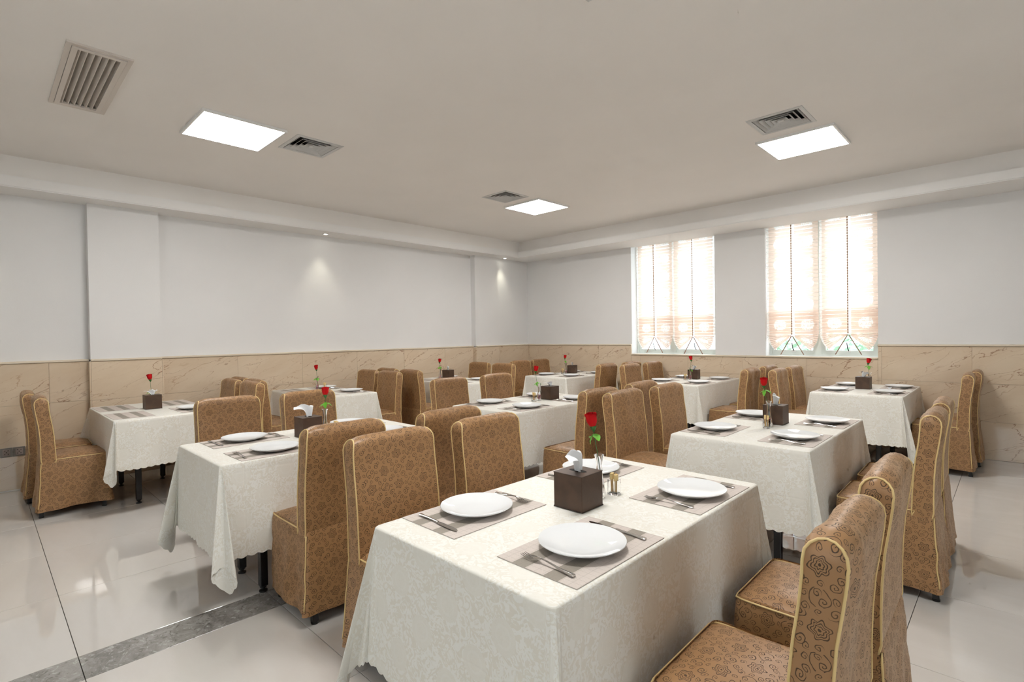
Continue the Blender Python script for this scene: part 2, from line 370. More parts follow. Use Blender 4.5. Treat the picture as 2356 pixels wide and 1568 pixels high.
# window wall
WX = [(-4.494, -3.118), (-2.43, -1.165)]; SILL = 1.062; WT = 2.90; YF = 7.62
mb = MB()
YB = 7.80
for a, b in ((-7.1, WX[0][0]), (WX[0][1], WX[1][0]), (WX[1][1], X1+.3)): mb.box(a, b, Y1, YB, SILL-.02, ZC+.2)
mb.box(-7.1, X1+.3, Y1, YB, -.1, SILL-.02)
for a, b in WX: mb.box(a, b, Y1, YB, WT, ZC+.2)
ww = struct('wall_back', mb.mesh('wall_back', M_['wall']), label='white painted window wall over marble tiled dado')
TF = 7.43
jx = [-6.76]+[-1.13+.8*k for k in range(-7, 6)]+[X1]
jx = sorted(set([round(x, 4) for x in jx if x >= -6.76 and x <= X1]))
def cut(j, a, b): return [a]+[x for x in j if a+.02 < x < b-.02]+[b]
wall_tiles(ww, 'x', TF, Y1+.004, cut(jx, -6.76, -4.494), rows)
wall_tiles(ww, 'x', TF, Y1+.004, cut(jx, -4.494, -1.165), [(0, .40), (.40, .80), (.80, 1.040)])
wall_tiles(ww, 'x', TF, Y1+.004, cut(jx, -1.165, X1), rows)
struct('grout_backing', bx(-6.77, X1, TF+.004, Y1+.01, 0, 1.038).box(-6.77, -4.496, TF+.004, Y1+.01, 1.038, 1.194).box(-1.163, X1, TF+.004, Y1+.01, 1.038, 1.194).mesh('grout_backing', M_['grout']), ww)
rail('trim_2', [(-6.77, -4.492, TF-.014, Y1+.004), (-1.167, X1, TF-.014, Y1+.004)])
struct('trim_3', bx(-4.496, -1.163, TF-.016, Y1+.002, 1.040, SILL, bev=.005).mesh('trim_3', M_['rail']), label='cream stone sill nosing under both windows')

# unseen walls close the room; their windows are added to let in daylight
def far_wall(name, m): return struct(name, m.mesh(name, [M_['wall'], M_['marble']]))
m = MB().box(X1, X1+.2, Y0-.2, .2, -.1, 3.3).box(X1, X1+.2, 2.4, 7.9, -.1, 3.3).box(X1, X1+.2, .2, 2.4, -.1, 1.06).box(X1, X1+.2, .2, 2.4, 2.72, 3.3).box(X1-.02, X1, Y0, 7.44, 0, 1.05, mi=1)
far_wall('wall_right', m)
w = struct('window_5', bx(X1-.01, X1+.2, .2, 2.4, 1.06, 1.075).mesh('window_sill', M_['wtrim']), label='added window in the unseen right wall, for soft side light')  # added opening, soft fill from the right
link('window_frame', MB().box(X1+.1, X1+.15, .2, .25, 1.075, 2.72).box(X1+.1, X1+.15, 1.27, 1.33, 1.075, 2.72).box(X1+.1, X1+.15, 2.35, 2.4, 1.075, 2.72).mesh('window_frame', M_['frame']), w)
link('pane', bx(X1+.122, X1+.128, .24, 2.36, 1.07, 2.72).mesh('pane', M_['pane']), w)
m = MB(); ops = [(-2.4, -1.1), (-.4, .9)]; xs = [X0-.2]+[v for o_ in ops for v in o_]+[X1+.2]
for a_, b_ in zip(xs[0::2], xs[1::2]): m.box(a_, b_, Y0-.2, Y0, -.1, 3.3)
for a_, b_ in ops: m.box(a_, b_, Y0-.2, Y0, -.1, 1.06).box(a_, b_, Y0-.2, Y0, 2.72, 3.3)
m.box(-6.78, X1, Y0, Y0+.02, 0, 1.05, mi=1); far_wall('wall_front', m)
for k, (a_, b_) in enumerate(ops):  # added windows, cool daylight onto the near tables
    w = struct('window_%d' % (k+3), bx(a_, b_, Y0-.2, Y0+.01, 1.06, 1.075).mesh('window_sill', M_['wtrim']), label='added unseen window behind the camera, for cool daylight')
    c_ = (a_+b_)/2; m = MB()
    for p_, q_ in ((a_, a_+.05), (c_-.03, c_+.03), (b_-.05, b_)): m.box(p_, q_, Y0-.15, Y0-.1, 1.075, 2.72)
    m.box(a_+.05, c_-.03, Y0-.15, Y0-.1, 1.075, 1.13).box(c_+.03, b_-.05, Y0-.15, Y0-.1, 1.075, 1.13).box(a_+.05, c_-.03, Y0-.15, Y0-.1, 2.66, 2.72).box(c_+.03, b_-.05, Y0-.15, Y0-.1, 2.66, 2.72)
    link('window_frame', m.mesh('window_frame', M_['frame']), w)
    link('pane', bx(a_+.04, b_-.04, Y0-.128, Y0-.122, 1.12, 2.67).mesh('pane', M_['pane']), w)

# ceiling: raised field, lip and soffit
CX, CY = -6.493, 6.926; LX, LY = -6.47, 6.87
RX, BY = X1-.42, Y0+.42
DIFF = [(-4.45, 2.085), (-4.46, 4.525), (-1.345, 4.54), (-1.345, 1.99)]; VENT = (-4.315, .535, .470, .100)
def ceil_mesh():
    holes = [(x-.174, x+.174, y-.174, y+.174) for x, y in DIFF]+[(VENT[0]-VENT[2], VENT[0]+VENT[2], VENT[1]-VENT[3], VENT[1]+VENT[3])]
    xs = sorted({CX-.1, RX+.1}|{h[0] for h in holes}|{h[1] for h in holes}); ys = sorted({BY-.1, CY+.1}|{h[2] for h in holes}|{h[3] for h in holes}); m = MB()
    m.add([(x, y, ZC) for y in ys for x in xs], [(j*len(xs)+i, (j+1)*len(xs)+i, (j+1)*len(xs)+i+1, j*len(xs)+i+1) for j in range(len(ys)-1) for i in range(len(xs)-1)
          if not any(h[0]-1e-6 < (xs[i]+xs[i+1])/2 < h[1]+1e-6 and h[2]-1e-6 < (ys[j]+ys[j+1])/2 < h[3]+1e-6 for h in holes)])
    m.box(CX-.1, RX+.1, BY-.1, CY+.1, ZC+.12, ZC+.2)
    return m.mesh('ceiling', M_['ceil'])
ce = struct('ceiling', ceil_mesh(), label='flat raised ceiling field, matt off-white')
m = MB().box(CX-.06, CX, BY, CY, ZL-.01, ZC).box(CX-.06, RX, CY, CY+.06, ZL-.01, ZC).box(RX, RX+.06, BY, CY, ZL-.01, ZC).box(CX, RX, BY-.06, BY, ZL-.01, ZC)
struct('cove_riser', m.mesh('cove_riser', M_['ceil']), ce)
def soff(z0, z1, e):
    m = MB(); m.box(-7.0, LX+e, Y0-.1, 7.7, z0, z1); m.box(LX+e, X1+.1, LY-e, 7.5, z0, z1); m.box(RX-.023-e, X1+.1, Y0-.1, LY-e, z0, z1); m.box(LX+e, RX-.023-e, Y0-.1, BY+.023+e, z0, z1); return m
struct('soffit', soff(ZS+.012, ZL, 0).mesh('soffit', M_['lip']), ce); struct('soffit_bead', soff(ZS, ZS+.0085, .0).mesh('soffit_bead', M_['lip']), ce)
struct('soffit_groove', soff(ZS+.008, ZS+.013, -.006).mesh('soffit_groove', M_['lip']), ce)

# ------------------------------------------------------------------ windows and blinds
def window(name, a, b, mull, label):
    w = struct(name, bx(a, b, Y1-.01, YF+.01, SILL-.03, SILL, bev=.004).mesh('window_sill', M_['wtrim']), label=label)
    z0, z1 = SILL, WT; f = .032
    m = MB().box(a, a+f, YF, YF+.06, z0, z1).box(b-f, b, YF, YF+.06, z0, z1).box(a+f, b-f, YF, YF+.06, z0, z0+.022).box(a+f, b-f, YF, YF+.06, z1-f, z1).box(mull-.028, mull+.028, YF, YF+.06, z0+.022, z1-f)
    link('window_frame', m.mesh('window_frame', M_['frame']), w)
    for c, d in ((a+f, mull-.028), (mull+.028, b-f)):
        s = .045; zz = z0+.022
        m = MB().box(c, c+s, YF+.012, YF+.05, zz, z1-f).box(d-s, d, YF+.012, YF+.05, zz, z1-f).box(c+s, d-s, YF+.012, YF+.05, zz, zz+.05).box(c+s, d-s, YF+.012, YF+.05, z1-f-s, z1-f)
        so = link('sash', m.mesh('sash', M_['frame']), w)
        link('pane', bx(c+s-.004, d-s+.004, YF+.028, YF+.034, zz+.046, z1-f-s+.004).mesh('pane', M_['pane']), so)
        cx = (c+d)/2
        h = MB().box(cx-.022, cx+.022, YF-.004, YF+.012, zz+.030, zz+.052, mi=1, bev=.002).tube([(cx, YF-.004, zz+.045), (cx-.006, YF-.03, zz+.08), (cx-.012, YF-.045, zz+.15)], [.006, .006, .005], 6)
        link('latch', h.mesh('latch', [M_['black'], M_['white']]), so)
    return w
w1 = window('window_1', -4.494, -3.118, -3.84, 'left window, two sashes in pale green frame')
w2 = window('window_2', -2.43, -1.165, -1.825, 'right window, two sashes in pale green frame')

YBL = 7.50
def blind(xa, xb, zt, label, seed):
    """gathered tie-up blind: pleated sheet down to the tie, then a pleated fan each side of it"""
    xc = (xa+xb)/2; hw = (xb-xa)/2; zb = 2.83
    t = thing('tie_up_blind', label, 'blind', (xc, YBL, zt), 0, 'tie-up blinds at the windows')
    per = .049; P = []; U = []
    nz = int((zb-zt)/per)*4
    for i in range(nz+1):
        z = (zb-zt)*i/nz; ph = (z/per) % 1.0
        d = .007*math.sin(PI*ph)-.003
        P.append([(-hw+2*hw*j/10+.002*math.sin(z*9+seed), d+.003*math.sin(j*1.3+z*3+seed), z) for j in range(11)])
        U.append([(xa+2*hw*j/10-xa, z) for j in range(11)])
    link('fabric_panel', MB().grid(P, U).mesh('fabric_panel', M_['blind'], True), t)
    # second thickness of the gathered lower part
    P2 = [[(-hw*.99+2*hw*.99*j/8, .022+.004*math.sin(i*2.1), .02+.30*i/12) for j in range(9)] for i in range(13)]
    U2 = [[(p[0]+hw, p[2]) for p in r] for r in P2]
    link('folded_lining', MB().grid(P2, U2).mesh('folded_lining', M_['blind2'], True), t)
    for s in (-1, 1):
        P = []; U = []; na = 64; R = hw*.99; NP = 8
        for i in range(na+1):
            f = i/na; ang = math.radians(-1)+f*math.radians(44); row = []; ur = []
            for j in range(9):
                r = .012+(R*(1-.06*f)-.012)*j/8
                dep = .020*(.35+j/8)*abs(((f*NP) % 1.0)*2-1)-.008-.012*f
                row.append((s*r*math.cos(ang), -dep, -r*math.sin(ang))); ur.append((hw+s*r, .35-f*.40))
            P.append(row); U.append(ur)
        link('fan_fold', MB().grid(P, U).mesh('fan_fold', M_['blind'], True), t)
        a = math.radians(61.5); R *= .94
        pts = [(s*(.012+(R-.012)*k/6)*math.cos(a), -.006, -(.012+(R-.012)*k/6)*math.sin(a)) for k in range(7)]
        link('hem_band', MB().tube(pts, .0065, 6).mesh('hem_band', M_['hem'], True), t)
    c = MB().tube([(0, -.014, 0), (0, -.014, zb-zt)], .0035, 5)
    z = .02
    while z < zb-zt-.02: c.lathe([(.0005, -.010), (.007, -.006), (.007, .006), (.0005, .010)], 6, (0, -.015, z)); z += .033
    link('lacing_cord', c.mesh('lacing_cord', M_['cord'], True), t)
    link('headrail', bx(-hw, hw, -.012, .03, zb-zt, zb-zt+.03).mesh('headrail', M_['wtrim']), t)
BL = [(-4.42, -3.80, 1.335, 'left blind of the left window, pale printed, tied up in a fan'),
      (-3.80, -3.145, 1.335, 'right blind of the left window, pale printed, tied up in a fan'),
      (-2.425, -1.80, 1.335, 'left blind of the right window, pale printed, tied up in a fan'),
      (-1.79, -1.165, 1.345, 'right blind of the right window, pale printed, tied up in a fan')]
for i, (a, b, z, l) in enumerate(BL): blind(a, b, z, l, i)

# ------------------------------------------------------------------ ceiling fittings
def light_panel(x, y, label):
    t = thing('ceiling_light', label, 'ceiling light', (x, y, ZC), 0, 'square light panels on the ceiling')
    h = .307; f = .016; d = -.020
    m = MB().box(-h, h, -h, -h+f, d, 0).box(-h, h, h-f, h, d, 0).box(-h, -h+f, -h+f, h-f, d, 0).box(h-f, h, -h+f, h-f, d, 0)
    for s in (-.5, .5):
        for (px, py) in ((h+.001, s*h), (-h-.001, s*h), (s*h, h+.001), (s*h, -h-.001)): m.box(px-.003, px+.003, py-.003, py+.003, d+.006, d+.012)
    link('frame', m.mesh('frame', M_['white']), t)
    link('diffuser_sheet', bx(-h+f, h-f, -h+f, h-f, d+.003, d+.008).mesh('diffuser_sheet', M_['panel']), t)
LP = [(-4.535, 1.48, 'square lit panel at the left of the ceiling, beside the long vent'), (-4.51, 5.16, 'small-looking square lit panel at the far middle of the ceiling'),
      (-1.355, 5.19, 'square lit panel at the right of the ceiling, before the right window'), (-1.355, 1.48, None)]
for k, (x, y, l) in enumerate(LP): light_panel(x, y, l or 'square lit panel overhead in the near ceiling, above the picture')
def diffuser(x, y, label):
    t = thing('air_diffuser', label, 'air diffuser', (x, y, ZC), 0, 'square louvred air diffusers')
    h = .205
    fr = MB(); P = [[(-r, -r, z), (r, -r, z), (r, r, z), (-r, r, z)] for r, z in ((h, -.0005), (h, -.004), (h-.022, -.009), (h-.032, -.004), (h-.032, .03))]; fr.grid(P, closed=True)
    link('frame', fr.mesh('frame', M_['grey']), t)
    P = [[(-r, -r, z), (r, -r, z), (r, r, z), (-r, r, z)] for r, z in ((.1735, .0), (.1735, .075), (.001, .076))]
    link('duct', MB().grid(P, closed=True).mesh('duct', M_['dark']), t)
    for k in range(4):
        a = .166-.037*k; P = [[(-r, -r, z), (r, -r, z), (r, r, z), (-r, r, z)] for r, z in ((a-.030, .024), (a-.001, -.003), (a+.001, -.003), (a+.001, -.001), (a-.028, .025))]
        link('louvre', MB().grid(P, closed=True).mesh('louvre', M_['grey']), t)
    link('core_plate', bx(-.022, .022, -.016, .016, -.003, .001).mesh('core_plate', M_['grey']), t)
diffuser(-4.45, 2.085, 'grey square louvred diffuser beside the left light panel'); diffuser(-4.46, 4.525, 'grey square louvred diffuser beside the far middle light panel')
diffuser(-1.345, 4.54, 'grey square louvred diffuser beside the right light panel'); diffuser(-1.345, 1.99, 'grey square louvred diffuser cut off by the top picture edge')
t = thing('air_vent', 'long cream return vent with parallel slats at upper left of the ceiling', 'air vent', (-4.315, .535, ZC))
W_, D_ = .525, .155
def fr4(a, b, w, z0, z1): return MB().box(-a, a, -b, -b+w, z0, z1).box(-a, a, b-w, b, z0, z1).box(-a, -a+w, -b+w, b-w, z0, z1).box(a-w, a, -b+w, b-w, z0, z1)
link('outer_frame', fr4(W_, D_, .026, -.012, 0).mesh('outer_frame', M_['cream']), t); link('vent_box', MB().grid([[(-r, -q, z), (r, -q, z), (r, q, z), (-r, q, z)] for r, q, z in ((.470, .100, .0), (.470, .100, .06))], closed=True).mesh('vent_box', M_['duct']), t); link('inner_frame', fr4(W_-.029, D_-.028, .028, -.016, -.001).mesh('inner_frame', M_['cream']), t)
link('filter', bx(-W_+.05, W_-.05, -D_+.05, D_-.05, .045, .05).mesh('filter', M_['duct']), t)
for k in range(7):
    y = -D_+.058+k*(2*D_-.116)/6; link('slat', bx(-W_+.053, W_-.053, -.003, .003, -.022, .022, M=Matrix.Translation((0, y, .008)) @ Matrix.Rotation(.55, 4, 'X')).mesh('slat', M_['cream']), t)
for i, y in enumerate((-.13, 3.30, 6.72)):
    lab = ['small round downlight in the left soffit outside the picture', 'small round downlight in the soffit over the long left wall', 'small round downlight in the soffit near the room corner'][i]
    t = thing('downlight', lab, 'downlight', (-6.66, y, ZS), 0, 'downlights in the left soffit')
    link('bezel', MB().lathe([(.040, 0), (.040, -.004), (.030, -.006), (.026, -.002), (.026, .0)], 24).mesh('bezel', M_['white'], True, .6), t)
    link('lens', MB().lathe([(.0005, -.003), (.026, -.003)], 20).mesh('lens', M_['lamp']), t)
    sp = bpy.data.lights.new('downlight_beam', 'SPOT'); sp.energy = SPOT; sp.color = (1, .97, .78); sp.spot_size = math.radians(66); sp.spot_blend = 1.0; sp.shadow_soft_size = .05
    so = link('beam', sp, t, (0, 0, -.02)); so.rotation_euler = (0, math.radians(4), 0)
# double power socket
t = thing('power_socket', 'grey double power socket on the marble dado at far left', 'socket', (-6.783, .219, .368))
for s in (-1, 1):
    y = s*.0435; f = link('frame', bx(0, .011, y-.0425, y+.0425, -.043, .043, bev=.002).mesh('frame', M_['socket']), t)
    link('face_plate', bx(.009, .0125, y-.026, y+.026, -.030, .030, bev=.001).mesh('face_plate', M_['socketf']), f)
    m = MB().box(.0118, .0132, y-.017, y-.006, .016, .021).box(.0118, .0132, y+.006, y+.017, .016, .021).box(.0118, .0132, y-.004, y+.004, -.002, .006)
    m.box(.0118, .0132, y-.014, y-.008, -.018, -.010).box(.0118, .0132, y+.008, y+.014, -.018, -.010); link('pin_holes', m.mesh('pin_holes', M_['hole']), f)

# ------------------------------------------------------------------ chairs
HWB = .212
def prof():
    rear = [(-.196, .425), (-.203, .455), (-.203, .55), (-.206, .64), (-.213, .73), (-.225, .81), (-.233, .87), (-.236, .915)]
    arc = []; c = (-.193, .921); r = .043
    for k in range(1, 8): a = PI-PI*k/8; arc.append((c[0]+r*math.cos(a), c[1]+.043*math.sin(a)))
    front = [(-.150, .915), (-.149, .87), (-.142, .80), (-.130, .72), (-.121, .63), (-.117, .55), (-.113, .455), (-.113, .425)]
    def dens(p):
        o = []
        for a, b in zip(p[:-1], p[1:]): o += [a, ((a[0]+b[0])/2, (a[1]+b[1])/2)]
        return o+[p[-1]]
    return dens(rear)+arc+dens(front)
PR = prof(); NPR = len(PR)
def fold(x, y, z, seed, f): return noise.noise(Vector((x*f+seed*7.3, y*f+seed*3.1, z*f)))
def hwz(z, seed=0): return HWB-.006*max(0, (z-.60))+.004-(.018*max(0, (z-.915)/.05)**2)
def chair_meshes(seed, wr):
    random.seed(seed)
    # backrest
    mb = MB(); al = [0]
    for a, b in zip(PR[:-1], PR[1:]): al.append(al[-1]+math.dist(a, b))
    nx = 14; P = []; U = []
    for k, (y, z) in enumerate(PR):
        h = hwz(z); row = []; ur = []
        sgn = -1 if k < NPR/2 else 1
        for j in range(nx+1):
            x = -h+2*h*j/nx; e = 1-abs(2*j/nx-1)**6
            d = wr*.012*fold(x, z*.5+sgn, z*.6, seed, 6)*e+wr*.004*fold(x*2, z+sgn, x, seed+4, 12)*e
            s = wr*.008*math.sin(38*x+18*z+5*fold(x, z, sgn, seed, 3))*e*max(0, fold(x, z, sgn*2, seed+9, 2.5))
            low = min(1, max(0, (z-.46)/.08)); d *= low
            top = (k-NPR/2)/NPR
            zz = z-(.014*(abs(2*j/nx-1)**8) if z > .90 else 0)
            s *= low; row.append((x, y+(d+s), zz+(.004*fold(x, 1, 2, seed, 5) if z > .93 else 0))); ur.append((x, al[k]))
        P.append(row); U.append(ur)
    mb.grid(P, U)
    # gussets
    half = NPR//2
    for s in (-1, 1):
        G_ = []; UG = []
        for k in range(half+1):
            a = PR[k]; b = PR[NPR-1-k]; h = hwz(a[1]); row = []; ur = []
            edge_a = P[k][0 if s < 0 else nx]; edge_b = P[NPR-1-k][0 if s < 0 else nx]
            for j in range(6):
                f = j/5; y = edge_a[1]+(edge_b[1]-edge_a[1])*f; z = edge_a[2]+(edge_b[2]-edge_a[2])*f
                bul = .004*math.sin(PI*f)+wr*.004*math.sin(PI*f)*math.sin(75*z+50*y+seed)*(.5+.5*fold(0, z, s, seed, 4))
                row.append((edge_a[0]+s*bul, y, z)); ur.append((y+.3*s, z))
            G_.append(row); UG.append(ur)
        if s > 0: mb.grid([r[::-1] for r in G_], [r[::-1] for r in UG])
        else: mb.grid(G_, UG)
    back = mb.mesh('backrest', M_['chair'], True, 1.0)
    # seat cushion
    FR = .228; HS = .214; P = []; U = []; n = 16
    for i in range(n+1):
        fy = i/n; y = -.125+(FR+.125)*fy; row = []; ur = []
        for j in range(n+1):
            fx = j/n*2-1
            ex = 1-abs(fx)**5; ey = 1-max(0, (fy-.0))**7; x = fx*(HS-.010*(fy**8))
            z = .452+.034*ex*ey*(.75+.25*math.sin(PI*fy))+wr*.005*fold(x, y, 0, seed+2, 9)*ex*ey+wr*.004*math.sin(30*(x*.5+y)+seed)*ex*ey*max(0, fold(x, y, 3, seed, 4))
            qx, qy = abs(x)-(HS-.028), y-(FR-.028)
            xx, yy = x, y
            if qx > 0 and qy > 0:
                k_ = max(qx, qy)/math.hypot(qx, qy); xx = math.copysign(HS-.028+qx*k_, x); yy = FR-.028+qy*k_
            row.append((xx, yy, z)); ur.append((x+.07, y+.05))
        P.append(row); U.append(ur)
    seat = MB().grid(P, U).mesh('seat', M_['chair'], True)
    edge = [P[i][0] for i in range(0, n+1)]+[P[n][j] for j in range(1, n+1)]+[P[i][n] for i in range(n-1, -1, -1)]
    # skirt
    per = []
    def arcp(cx, cy, r, a0, a1, n=5): return [(cx+r*math.cos(a0+(a1-a0)*k/n), cy+r*math.sin(a0+(a1-a0)*k/n)) for k in range(n+1)]
    r = .014; x, yr, yf = .215, -.206, .228
    rf = .030; cor = [(-x+r, yr+r, PI, 1.5*PI, r), (x-r, yr+r, 1.5*PI, 2*PI, r), (x-rf, yf-rf, 0, .5*PI, rf), (-x+rf, yf-rf, .5*PI, PI, rf)]
    for c0, c1 in zip(cor, cor[1:]+cor[:1]):
        A = arcp(*c0[:2], c0[4], c0[2], c0[3]); B = arcp(*c1[:2], c1[4], c1[2], c1[3])
        per += A; L = math.dist(A[-1], B[0]); k = int(L/.016)
        per += [(A[-1][0]+(B[0][0]-A[-1][0])*i/k, A[-1][1]+(B[0][1]-A[-1][1])*i/k) for i in range(1, k)]
    n = len(per); n_per = n; cum = [0]
    for i in range(n): cum.append(cum[-1]+math.dist(per[i], per[(i+1) % n]))
    P = []; U = []; m = 14
    for k in range(m+1):
        f = k/m; row = []; ur = []
        for i in range(n+1):
            px, py = per[i % n]; d = Vector((px, py-.016, 0)); nn = Vector((px/.215, (py-.016)/.222, 0))
            nn = Vector((math.copysign(abs(nn.x)**9, nn.x), math.copysign(abs(nn.y)**9, nn.y), 0)).normalized()
            s = cum[i]/cum[-1]*2*PI
            w = .004+f**1.3*(.006*math.sin(5*s+seed)+.0045*math.sin(11*s+seed*2.1))+wr*.009*f*fold(px*1.5, py*1.5, f, seed+5, 5)+wr*.006*math.sin(PI*f)*math.sin(16*f+14*(px+py)+seed)*max(0, fold(px, py, f, seed+8, 3.5))*1.5
            w = w*min(1, f*4)-(.007 if k == 0 else 0)
            out = .010*f+w+(.018*f*f if py < -.18 else 0)
            z = .462-(.462-.058)*f+(.005*math.sin(4*s+seed)*f)
            row.append((px+nn.x*out+px*.03*f, py+nn.y*out+(py-.016)*.03*f, z)); ur.append((cum[i], z))
        P.append(row); U.append(ur)
    skirt = MB().grid(P, U).mesh('skirt', M_['chair'], True)
    # piping: rear edge up, over the top, down the front, round the seat, and back
    path = []
    def side(s):
        ci = min(range(n_per), key=lambda i: math.dist(per[i], (s*.213, -.203)))
        pts = [(P[k][ci][0]+s*.002, P[k][ci][1]-.001, P[k][ci][2]) for k in range(m-1, 0, -1)]
        top = [(s*(hwz(z)+.0015), y, z-(.014 if z > .90 else 0)) for y, z in PR]
        return pts+top
    L = side(-1); R = side(1)
    eL = [(p[0]-.002, p[1], p[2]+.001) for p in edge]
    path = L+eL+R[::-1]
    pip = MB().tube(path, .0034, 6).mesh('piping', M_['piping'], True)
    return back, seat, skirt, pip
def leg_mesh(lean):
    m = MB(); P = []
    for f in (0, 1):
        x = .014; y = -lean*f; P.append([(-x, y-x, .44*(1-f)+.012*f), (x, y-x, .44*(1-f)+.012*f), (x, y+x, .44*(1-f)+.012*f), (-x, y+x, .44*(1-f)+.012*f)])
    m.grid(P, closed=True); m.f.append((3, 2, 1, 0)); m.f.append((4, 5, 6, 7)); m.mi += [0, 0]
    m.lathe([(.0005, 0), (.017, 0), (.017, .010), (.010, .014)], 10, (0, -lean, 0)); return m.mesh('leg', M_['black'])
legF, legR = leg_mesh(0), leg_mesh(.03)
VAR = [chair_meshes(11, .5), chair_meshes(23, .9), chair_meshes(37, 1.3), chair_meshes(41, 1.9)]
DIR = {'-X': PI/2, '+X': -PI/2, '+Y': 0.0, '-Y': PI}
def chair(R, c, face, label, group, var, tk, jit=0.0):
    """R: line of the top of the back; c: centre along the table side"""
    rz = DIR[face]; off = .193
    e = TB[tk]; need = {'T5': .418, 'T6': .402}.get(tk, .437)
    if face == '-X': R = max(R, e[1]+need)
    if face == '+X': R = min(R, e[0]-need)
    if face == '+Y': R = min(R, e[2]-need)
    if face == '-Y': R = max(R, e[3]+need)
    loc = {'-X': (R-off, c), '+X': (R+off, c), '+Y': (c, R+off), '-Y': (c, R-off)}[face]
    t = thing('dining_chair', label, 'chair', (loc[0], loc[1], 0), rz+jit, group)
    b, s, k, p = VAR[var]
    link('backrest', b, t); link('seat', s, t); link('skirt', k, t); link('piping', p, t)
    for sx in (-1, 1): link('leg', legR, t, (sx*.183, -.178, 0)); link('leg', legF, t, (sx*.183, .19, 0))
    return t

# ------------------------------------------------------------------ tables
TN = dict(T1='front table, right-hand row', T2='middle table, right-hand row', T3='rear table, right-hand row',
          T5='front table, centre row', T4='middle table, centre row', T10='rear table, centre row',
          T6='first table along left wall', T7='second table along left wall', T8='third table along left wall', T9='corner table behind the wall tables')
TB = dict(T1=(-1.56, -.78, .93, 2.27), T2=(-1.565, -.785, 3.05, 4.39), T3=(-1.53, -.757, 6.02, 7.28), T5=(-3.66, -2.90, .85, 2.19), T4=(-3.72, -2.94, 3.04, 4.38),
          T10=(-3.51, -2.72, 5.98, 7.28), T6=(-6.45, -5.17, .755, 1.54), T7=(-6.62, -5.35, 2.54, 3.24), T8=(-6.53, -5.24, 4.44, 5.20), T9=(-5.50, -4.70, 5.965, 7.28))
HEM = dict(T1=.47, T2=.45, T3=.47, T5=.49, T4=.47, T10=.46, T6=.40, T7=.46, T8=.46, T9=.46)
ZT = .755
